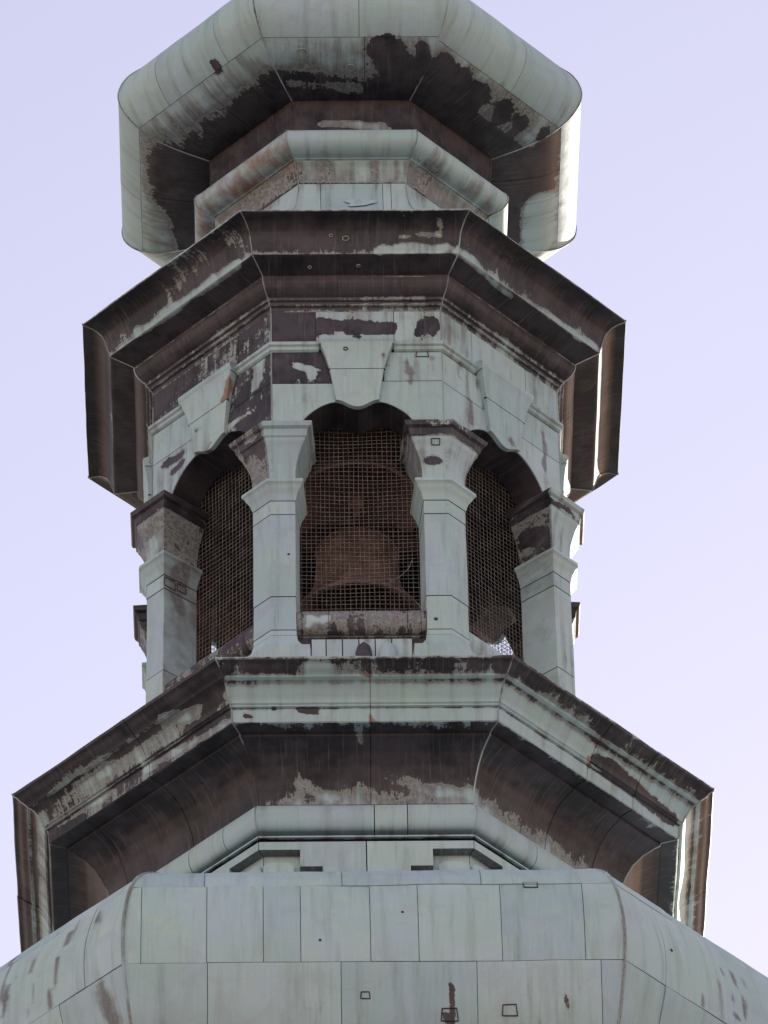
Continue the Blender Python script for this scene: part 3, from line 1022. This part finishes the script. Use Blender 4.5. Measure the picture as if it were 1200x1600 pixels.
for k in range(8):
    hs_ = .437
    V, F = box_local(k, -hs_, hs_, A_IN + .02, A_OUT - .075, -4.0, -3.40 if k in (0, 7) else -3.47)
    sill = link('sill', V, F, JOINT, tower, None, 0)
    T_ = [(A_OUT - .20, -3.280)] + [(A_OUT - .085 + .075 * math.sin(a), -3.382 + .105 * math.cos(a)) for a in np.linspace(0, PI, 11)] + [(A_OUT - .07, -3.498), (A_OUT - .062, -3.512), (A_OUT - .085, -3.520)]
    dz_ = 0.0 if k in (0, 7) else -.075
    T_ = [(r / C225, z + dz_, .47, .40, .85) if k in (0, 7) else (r / C225, z + dz_, .18, .15, .4) for r, z in T_]
    e = {0: [-.40, -.22, .31, .40], 7: [.33], 1: [-.2]}.get(k, [.1])
    e = [-.436] + e + [.436]
    for i in range(len(e) - 1):
        sheet('sill_moulding', sill, densify(T_, .02), k, e[i], e[i + 1], g=.002, step=.03, warp=.004)
    e = [-.34, -.24, -.13, -.02, .09, .20, .34]
    for i in range(len(e) - 1):
        pr = densify([((A_OUT - .068) / C225, -3.525, .15, 0, .35), ((A_OUT - .066) / C225, -3.600, .1, 0, .15), ((A_OUT - .066) / C225, -3.990, .1, 0, .2)], .04)
        sheet('apron_sheet', sill, pr, k, e[i], e[i + 1], g=.004, step=.03, warp=.003)
    if k in (0,):
        for (uc, wd, bs) in ((.012, .115, (.75, 0, .5)), (.175, .13, (.12, 0, .1))):
            V, F = [], []
            nu, nv = 9, 9
            for i in range(nv):
                for j in range(nu):
                    al = PI * j / (nu - 1)
                    tz = i / (nv - 1)
                    r = wd / 2 * (math.sqrt(max(0, 1 - (1 - min(1, tz * 3.2)) ** 2)) if tz < .32 else 1)
                    V.append(on_face(k, uc - r * math.cos(al), A_OUT - .066 + .9 * r * math.sin(al), -3.55 - .42 * tz))
            F = grid_faces(nv, nu)
            Pv = np.array(V)
            link('drain_spout', V, F, PAT, sill, wear_of(Pv, np.tile(bs, (len(Pv), 1))), 40)

fl = ring('belfry_floor', tower, [(1.36, -3.68), (1.36, -3.95)], INSIDE)
cl = ring('belfry_ceiling', tower, [(1.42, -.02), (1.42, -.12)], INSIDE)

# bell frame inside the belfry
frame = link('bell_frame', *join(box_local(0, -.62, -.50, -.5, -.38, -3.68, -.12), box_local(0, .50, .62, -.5, -.38, -3.68, -.12)), INSIDE, tower, None, 0)
for (u0_, u1_, a0_, a1_, z0_, z1_) in ((.50, .62, .40, .52, -3.68, -.12), (-.62, -.50, .40, .52, -3.68, -.12), (-.62, -.50, -.38, .40, -1.42, -1.28), (.50, .62, -.38, .40, -1.42, -1.28),
                                 (-.62, -.50, -.38, .40, -.30, -.16), (.50, .62, -.38, .40, -.30, -.16), (-.62, -.5, -.38, .40, -2.6, -2.48), (.50, .62, -.38, .40, -2.6, -2.48)):
    link('frame_beam', *box_local(0, u0_, u1_, a0_, a1_, z0_, z1_), INSIDE, frame, None, 0)

for (u0_, u1_, z0_, z1_) in ((-.30, .10, -2.5, -1.25), (.11, .29, -2.5, -1.25), (.375, .50, -2.5, -1.25)):
    link('frame_plank', *box_local(5, u0_, u1_, 1.09, 1.12, z0_, z1_), INSIDE, frame, None, 0)
V, F = tube([on_face(0, .20, A_IN + .01, -2.83), on_face(0, .27, A_IN + .03, -2.80), on_face(0, .33, A_IN + .035, -2.73), on_face(0, .365, A_IN + .03, -2.63)], .0035, 5)
link('loose_wire', V, F, WIRE, tower, None, 40)
V, F = tube([on_face(0, .33, A_IN + .02, -3.18), on_face(0, .38, A_IN + .04, -3.26), on_face(0, .41, A_IN + .04, -3.33)], .004, 5)
link('loose_wire', V, F, SEAM, tower, None, 40)

# ---------- upper cornice
UC = [(1.00, .62, .4, 0, .3), (1.30, .30, .4, 0, .3), (1.70, .12, .4, 0, .3), (2.085, .012, .3, 0, .3), (2.100, .006, .30, 0, .3), (2.097, -.008, .7, 0, .6),  # lip rows kept paler: the lit metal edge is put into the colour
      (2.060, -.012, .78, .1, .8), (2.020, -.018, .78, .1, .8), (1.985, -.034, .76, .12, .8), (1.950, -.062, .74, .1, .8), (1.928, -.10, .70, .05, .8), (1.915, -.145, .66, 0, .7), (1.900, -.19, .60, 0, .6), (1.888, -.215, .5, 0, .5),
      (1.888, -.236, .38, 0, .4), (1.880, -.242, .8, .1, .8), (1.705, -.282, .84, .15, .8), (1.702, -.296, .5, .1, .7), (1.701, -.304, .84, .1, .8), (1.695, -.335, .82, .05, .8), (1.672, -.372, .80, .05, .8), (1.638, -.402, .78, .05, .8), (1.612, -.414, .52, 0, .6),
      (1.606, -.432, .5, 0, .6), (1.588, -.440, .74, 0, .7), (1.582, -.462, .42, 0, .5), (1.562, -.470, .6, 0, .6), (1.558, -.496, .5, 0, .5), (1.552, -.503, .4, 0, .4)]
uprof = densify(UC, .02)
ucor = ring('upper_cornice', tower, [(.9, .60)] + [(p[0] - .012, p[1]) for p in UC] + [(1.5, -.51)], JOINT)
UBASE = {7: (-.03, 0, -.05), 6: (.05, .05, .1), 2: (.05, 0, .1)}
for k in range(8):
    e = [None] + {0: [], 7: [.18], 1: []}.get(k, [.1]) + [None]
    for i in range(len(e) - 1):
        sheet('cornice_sheet', ucor, uprof, k, e[i], e[i + 1], step=.03, base_add=UBASE.get(k, (0, 0, 0)), tilt=random.uniform(-.002, .002), warp=.007)
corner_seams(ucor, [p[:2] for p in UC[3:]], .005, None, .001)

# ---------- upper neck and half-round moulding
NK = [(1.085, 1.452, .2, 0, .3), (1.075, 1.44, .3, 0, .4), (1.052, 1.415, .3, 0, .45), (1.030, 1.36, .3, 0, .5), (1.018, 1.30, .32, 0, .55), (1.016, 1.278, .5, 0, .5)]
NW = [(1.016, 1.272, .15, 0, .35), (1.020, 1.20, .1, 0, .2), (1.042, 1.10, .1, 0, .12), (1.075, 1.00, .1, 0, .12), (1.128, .91, .1, 0, .1), (1.20, .80, .1, 0, .1), (1.3, .6, .2, 0, .2)]
TU = [(1.10, 1.665, .3, 0, .3), (1.14, 1.672, .2, 0, .15), (1.19, 1.66, .1, 0, .05), (1.225, 1.63, .1, 0, .05), (1.243, 1.59, .1, 0, .05), (1.243, 1.55, .1, 0, .08), (1.225, 1.51, .12, 0, .15), (1.19, 1.48, .15, 0, .2), (1.14, 1.462, .2, 0, .3), (1.105, 1.459, .15, 0, .2), (1.098, 1.452, .2, 0, .3), (1.08, 1.45, .3, 0, .4)]
RC = [(1.13, 2.03, .85, .2, .8), (1.115, 1.95, .85, .25, .8), (1.112, 1.85, .8, .25, .8), (1.112, 1.76, .72, .2, .75), (1.11, 1.665, .6, .1, .7)]
neck = ring('upper_neck', tower, [(1.0, 2.05), (1.0, 1.2), (1.05, 1.0), (1.19, .75), (1.19, .5)], JOINT)
NCUT = {0: [-.23, .22, .28], 7: [.1], 1: [-.1]}
for k in range(8):
    red = {7: (.06, .55, .25), 6: (.1, .5, .25), 1: (0, 0, .12)}.get(k, (0, 0, 0))
    sheet('round_moulding', neck, densify(TU, .018, True), k, base_add=red, step=.03, warp=.003)
    red2 = {7: (.1, .4, .35), 1: (.0, .05, .25)}.get(k, (0, 0, 0))
    sheet('cyma_moulding', neck, densify(NK, .02), k, base_add=red2, step=.03, warp=.002)
    sheet('recess_sheet', neck, densify(RC, .03), k, step=.04, warp=.003)
    e = [None] + NCUT.get(k, [0.]) + [None]
    for i in range(len(e) - 1):
        sheet('neck_sheet', neck, densify(NW, .03), k, e[i], e[i + 1], step=.03, warp=.004)
corner_seams(neck, [p[:2] for p in TU + NK + NW], .0055, None, .002)
# crumpled patch sheet riveted to the neck
V, F = [], []
nu, nv = 22, 10
for i in range(nv):
    for j in range(nu):
        al = 2 * PI * j / nu
        rad = (i / (nv - 1))
        wob = 1 + .25 * math.sin(3 * al + 1) + .12 * math.sin(5 * al)
        u = .045 + .10 * rad * wob * math.cos(al)
        z = 1.02 + .06 * rad * wob * math.sin(al)
        rz = np.interp(z, [.80, .91, 1.0, 1.1, 1.2], [1.20, 1.128, 1.075, 1.042, 1.02])
        V.append(on_face(0, u, rz * C225 + .010 + .010 * (1 - rad ** 2) + .008 * math.sin(9 * u * 20) * (1 - rad), z))
for i in range(nv - 1):
    for j in range(nu):
        a, b = i * nu + j, i * nu + (j + 1) % nu
        F.append((a, a + nu, b + nu, b)[::-1])
Pv = np.array(V)
link('patch_sheet', V, F, PAT, neck, wear_of(Pv, np.tile([.1, 0, .15], (len(Pv), 1))), 40)

# ---------- upper dome (onion)
ON = [(.10, 4.9, .1, 0, .1), (.16, 4.3, .1, 0, .1), (.30, 3.85, .1, 0, .1), (.60, 3.45, .1, 0, .1), (1.0, 3.20, .1, 0, .1), (1.35, 3.03, .08, 0, .08), (1.60, 2.87, .06, 0, .06), (1.75, 2.71, .05, 0, .05), (1.815, 2.60, .05, 0, .04), (1.842, 2.52, .05, 0, .04), (1.855, 2.44, .05, 0, .05),
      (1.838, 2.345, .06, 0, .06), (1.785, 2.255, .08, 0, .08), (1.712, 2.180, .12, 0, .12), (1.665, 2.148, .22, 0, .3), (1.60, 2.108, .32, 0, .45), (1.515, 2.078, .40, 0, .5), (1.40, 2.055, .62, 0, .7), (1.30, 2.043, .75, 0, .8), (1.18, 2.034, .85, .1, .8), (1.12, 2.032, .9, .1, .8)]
oprof = densify(ON, .03, True)
onion = ring('upper_dome', tower, oprof, JOINT, 0.0)
# keep the core just inside the sheets
for v in onion.data.vertices:
    h = math.hypot(v.co.x, v.co.y)
    s = (h - .012) / h
    v.co.x *= s
    v.co.y *= s
    if v.co.z - Z0 < 2.2 and h < 1.75:
        v.co.z += .010
OCUT_T = {0: [.06], 7: [-.32, .30], 1: [.12], 6: [-.1], 2: [.2]}
OCUT_B = {0: [.10], 7: [.02], 1: [.3], 6: [0.], 2: [-.2]}
zs_on = {0: 2.166, 7: 2.178, 1: 2.160}


def cut_profile(prof, zc):
    i = int(np.argmax(prof[:, 0]))
    j = i + int(np.argmax(prof[i:, 1] < zc))
    bot = prof[j:].copy()
    bot[0] += .15 * (bot[1] - bot[0])
    return prof[:j + 1], bot


OBASE = {6: (.10, 0, .1), 7: (-.02, 0, .0), 1: (.06, 0, .05), 2: (.2, 0, .1)}
for k in range(8):
    top, bot = cut_profile(oprof, zs_on.get(k, 2.17))
    i45 = int(np.argmax(top[:, 0] > 1.72))
    t1, t2 = top[:i45 + 1], top[i45:]
    e = [None] + OCUT_T.get(k, [0.]) + [None]
    for pr in (t1, t2):
        for i in range(len(e) - 1):
            sheet('dome_sheet', onion, pr, k, e[i], e[i + 1], step=.04, warp=.005, tilt=random.uniform(-.003, .003), base_add=(0, 0, -.12))
    e = [None] + OCUT_B.get(k, [0.]) + [None]
    for i in range(len(e) - 1):
        sheet('soffit_sheet', onion, bot, k, e[i], e[i + 1], step=.03, base_add=OBASE.get(k, (0, 0, 0)), warp=.005)
corner_seams(onion, [p[:2] for p in oprof if p[1] < 2.20 or True][int(len(oprof) * .55):], .0055, None, .002)
ball = []
V, F = [], []
for i in range(13):
    for j in range(16):
        th, ph = PI * i / 12, 2 * PI * j / 16
        V.append((.22 * math.sin(th) * math.cos(ph), .22 * math.sin(th) * math.sin(ph), 5.05 + .22 * math.cos(th)))
for i in range(12):
    for j in range(16):
        a, b = i * 16 + j, i * 16 + (j + 1) % 16
        F.append((a, a + 16, b + 16, b))
link('finial_ball', V, F, SEAM, tower, None, 60)

MARKS = [  # position, normal, size, form, what it sits on
    ((0.46, -1.434, -0.909), (-0.01, -1.0, 0.0), 0.083, 'frame', 'walls'),
    ((-0.469, -1.426, -0.887), (0.0, -1.0, 0.0), 0.068, 'frame', 'walls'),
    ((-0.067, -1.777, -0.12), (-0.01, -0.96, -0.28), 0.044, 'ring', 'cornice'),
    ((-0.17, -1.783, -0.094), (-0.02, -0.88, -0.47), 0.024, 'ring', 'cornice'),
    ((1.064, -1.485, -0.056), (0.49, -0.44, -0.75), 0.078, 'frame', 'cornice'),
    ((-0.355, -1.459, 2.1), (0.01, -0.39, -0.92), 0.088, 'ring', 'onion'),
    ((-0.001, -1.347, 2.065), (-0.01, -0.21, -0.98), 0.063, 'ring', 'onion'),
    ((-0.056, -3.576, -8.274), (-0.0, -0.96, -0.29), 0.054, 'frame', 'dome'),
    ((0.807, -3.541, -8.368), (-0.01, -0.94, -0.34), 0.088, 'frame', 'dome'),
    ((0.956, -3.544, -7.411), (0.01, -0.89, 0.46), 0.088, 'frame', 'dome'),
    ((0.447, -3.534, -8.392), (0.0, -0.94, -0.35), 0.098, 'frame', 'dome'),
    ((-0.592, -2.101, -4.739), (0.01, -0.25, -0.97), 0.039, 'rivet', 'cornice'),
    ((-0.324, -3.647, -7.907), (0.02, -1.0, -0.01), 0.02, 'rivet', 'dome'),
    ((0.176, -3.627, -7.68), (-0.01, -0.98, 0.2), 0.02, 'rivet', 'dome'),
    ((-0.889, -1.792, -0.014), (-0.1, -0.08, -0.99), 0.044, 'frame', 'cornice'),
    ((-0.076, -1.49, -0.915), (0.0, -0.99, -0.16), 0.029, 'ring', 'walls'),
    ((-0.486, -1.465, -2.816), (-0.0, -1.0, -0.0), 0.02, 'rivet', 'piers'),
    ((0.499, -1.464, -3.409), (0.01, -1.0, 0.0), 0.029, 'rivet', 'piers'),
    ((1.808, -3.338, -7.762), (0.71, -0.7, 0.11), 0.024, 'rivet', 'dome'),
    ((-0.75, -1.801, -0.069), (-0.98, 0.02, -0.21), 0.044, 'frame', 'cornice'),
    ((-0.32, -1.643, -0.263), (-0.0, -0.25, -0.97), 0.024, 'ring', 'cornice'),
    ((0.021, -1.654, -0.264), (-0.01, -0.25, -0.97), 0.024, 'ring', 'cornice'),
    ((-1.307, -0.694, -2.386), (0.63, -0.78, 0.01), 0.098, 'frame', 'piers'),
    ((-1.229, -0.63, -2.378), (0.63, -0.78, 0.01), 0.078, 'frame', 'piers'),
    ((0.528, -1.526, -1.839), (0.01, -0.9, -0.43), 0.059, 'frame', 'piers'),
    ((0.12, -1.372, 2.072), (0.01, -0.23, -0.97), 0.02, 'rivet', 'onion'),
    ((0.49, -0.989, 1.462), (0.09, -0.09, -0.99), 0.02, 'ring', 'neck'),
    ((-0.881, -1.257, -0.403), (-0.3, -0.32, -0.9), 0.02, 'rivet', 'cornice'),
]
for pos, nrm, size, form, host in MARKS:
    az = math.atan2(pos[0], -pos[1])
    fk = int(round(az / (PI / 4))) % 8
    pk = int(round((az - PI / 8) / (PI / 4))) % 8
    par = {'walls': walls[fk], 'piers': piers[pk], 'onion': onion, 'dome': dome, 'neck': neck, 'cornice': ucor if pos[2] > -1 else lcor}[host]
    nv_ = np.array(nrm, float)
    nv_ /= np.linalg.norm(nv_)
    ex = np.cross([0, 0, 1.0], nv_)
    ex /= np.linalg.norm(ex)
    ey = np.cross(nv_, ex)
    c0 = np.array(pos, float)
    if form == 'frame':
        h_ = size / 2
        sk = random.uniform(-.15, .15) * h_
        loop = [(-h_ + sk, -h_ * .8), (h_, -h_ * .85), (h_ * .9 + sk, h_ * .8), (-h_ * .95, h_ * .75), (-h_ + sk, -h_ * .8)]
        pr_ = [tube([c0 + ex * a0 + ey * b0 + nv_ * .003, c0 + ex * a1 + ey * b1 + nv_ * .003], .0035, 5) for (a0, b0), (a1, b1) in zip(loop[:-1], loop[1:])]
        V, F = join(*pr_)
        nm = 'repair_frame'
    elif form == 'ring':
        h_ = size / 2
        V, F = tube([c0 + ex * h_ * math.cos(a) + ey * h_ * .85 * math.sin(a) + nv_ * .004 for a in np.linspace(0, 2 * PI, 17)], .0035, 5)
        nm = 'repair_ring'
    else:
        V, F = [], []
        for i in range(4):
            for j in range(8):
                r_ = size / 2 * math.cos(i * PI / 6.4)
                V.append(c0 + ex * r_ * math.cos(j * PI / 4) + ey * r_ * math.sin(j * PI / 4) + nv_ * (size * .35 * math.sin(i * PI / 6.4)))
        F = [(i * 8 + j, i * 8 + (j + 1) % 8, (i + 1) * 8 + (j + 1) % 8, (i + 1) * 8 + j) for i in range(3) for j in range(8)] + [tuple(24 + j for j in range(8))]
        nm = 'rivet'
    link(nm, V, F, SEAM if (form == 'ring' and pos[2] > -.6) else JOINT, par, None, 40)


# ------------------------------------------------------------------ bells
def lathe(prof, n=40):
    V, F = [], []
    for r, z in prof:
        for j in range(n):
            a = 2 * PI * j / n
            V.append((r * math.cos(a), r * math.sin(a), z))
    for i in range(len(prof) - 1):
        for j in range(n):
            a, b = i * n + j, i * n + (j + 1) % n
            F.append((a, b, b + n, a + n))
    return V, F


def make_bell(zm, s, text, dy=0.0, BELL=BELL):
    root = bpy.data.objects.new('bell', None)
    COL.objects.link(root)
    root.rotation_euler = (0, 0, YAW)
    root.location = (0, dy, 0)
    label(root, text, 'bell', 'bells hanging in the belfry')
    out = [(.0, .80), (.12, .80), (.22, .785), (.275, .75), (.295, .69), (.30, .60), (.305, .50), (.318, .40), (.345, .28), (.385, .17), (.44, .08), (.492, .03), (.50, .0)]
    out2 = []
    for (a, b), (c, d) in zip(out[:-1], out[1:]):
        out2 += [(a, b), ((a + c) / 2, (b + d) / 2)]
    out2.append(out[-1])
    inn = [(.47, .0), (.43, .045), (.36, .15), (.315, .27), (.285, .40), (.27, .55), (.26, .66), (.2, .73), (.0, .745)]
    V, F = lathe([(max(r, .001) * s, zm + z * s) for r, z in out2 + inn])
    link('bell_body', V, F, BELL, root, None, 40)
    for zz in (.045, .16, .70):
        r = np.interp(zz, [.0, .08, .17, .6, .69, .75], [.50, .44, .385, .30, .295, .275])
        pr = [((r + .006 + .010 * math.cos(a)) * s, zm + (zz + .010 * math.sin(a)) * s) for a in np.linspace(0, 2 * PI, 9)]
        V, F = lathe(pr)
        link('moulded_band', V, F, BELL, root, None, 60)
    V, F = lathe([(.001, zm + .72 * s), (.022 * s, zm + .70 * s), (.022 * s, zm + .18 * s), (.05 * s, zm + .14 * s), (.07 * s, zm + .08 * s), (.05 * s, zm + .02 * s), (.02 * s, zm - .02 * s), (.02 * s, zm - .08 * s), (.001, zm - .09 * s)], 14)
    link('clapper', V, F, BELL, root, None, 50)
    v, f = box_local(0, -.62, .62, -.07, .07, zm + .80 * s + .003, zm + .80 * s + .14)
    link('headstock', v, f, INSIDE, root, None, 0)
    return root


make_bell(-1.36, .95, 'upper rusty brown bell seen from below high behind the wire screen', -.34, BELL_LIT)
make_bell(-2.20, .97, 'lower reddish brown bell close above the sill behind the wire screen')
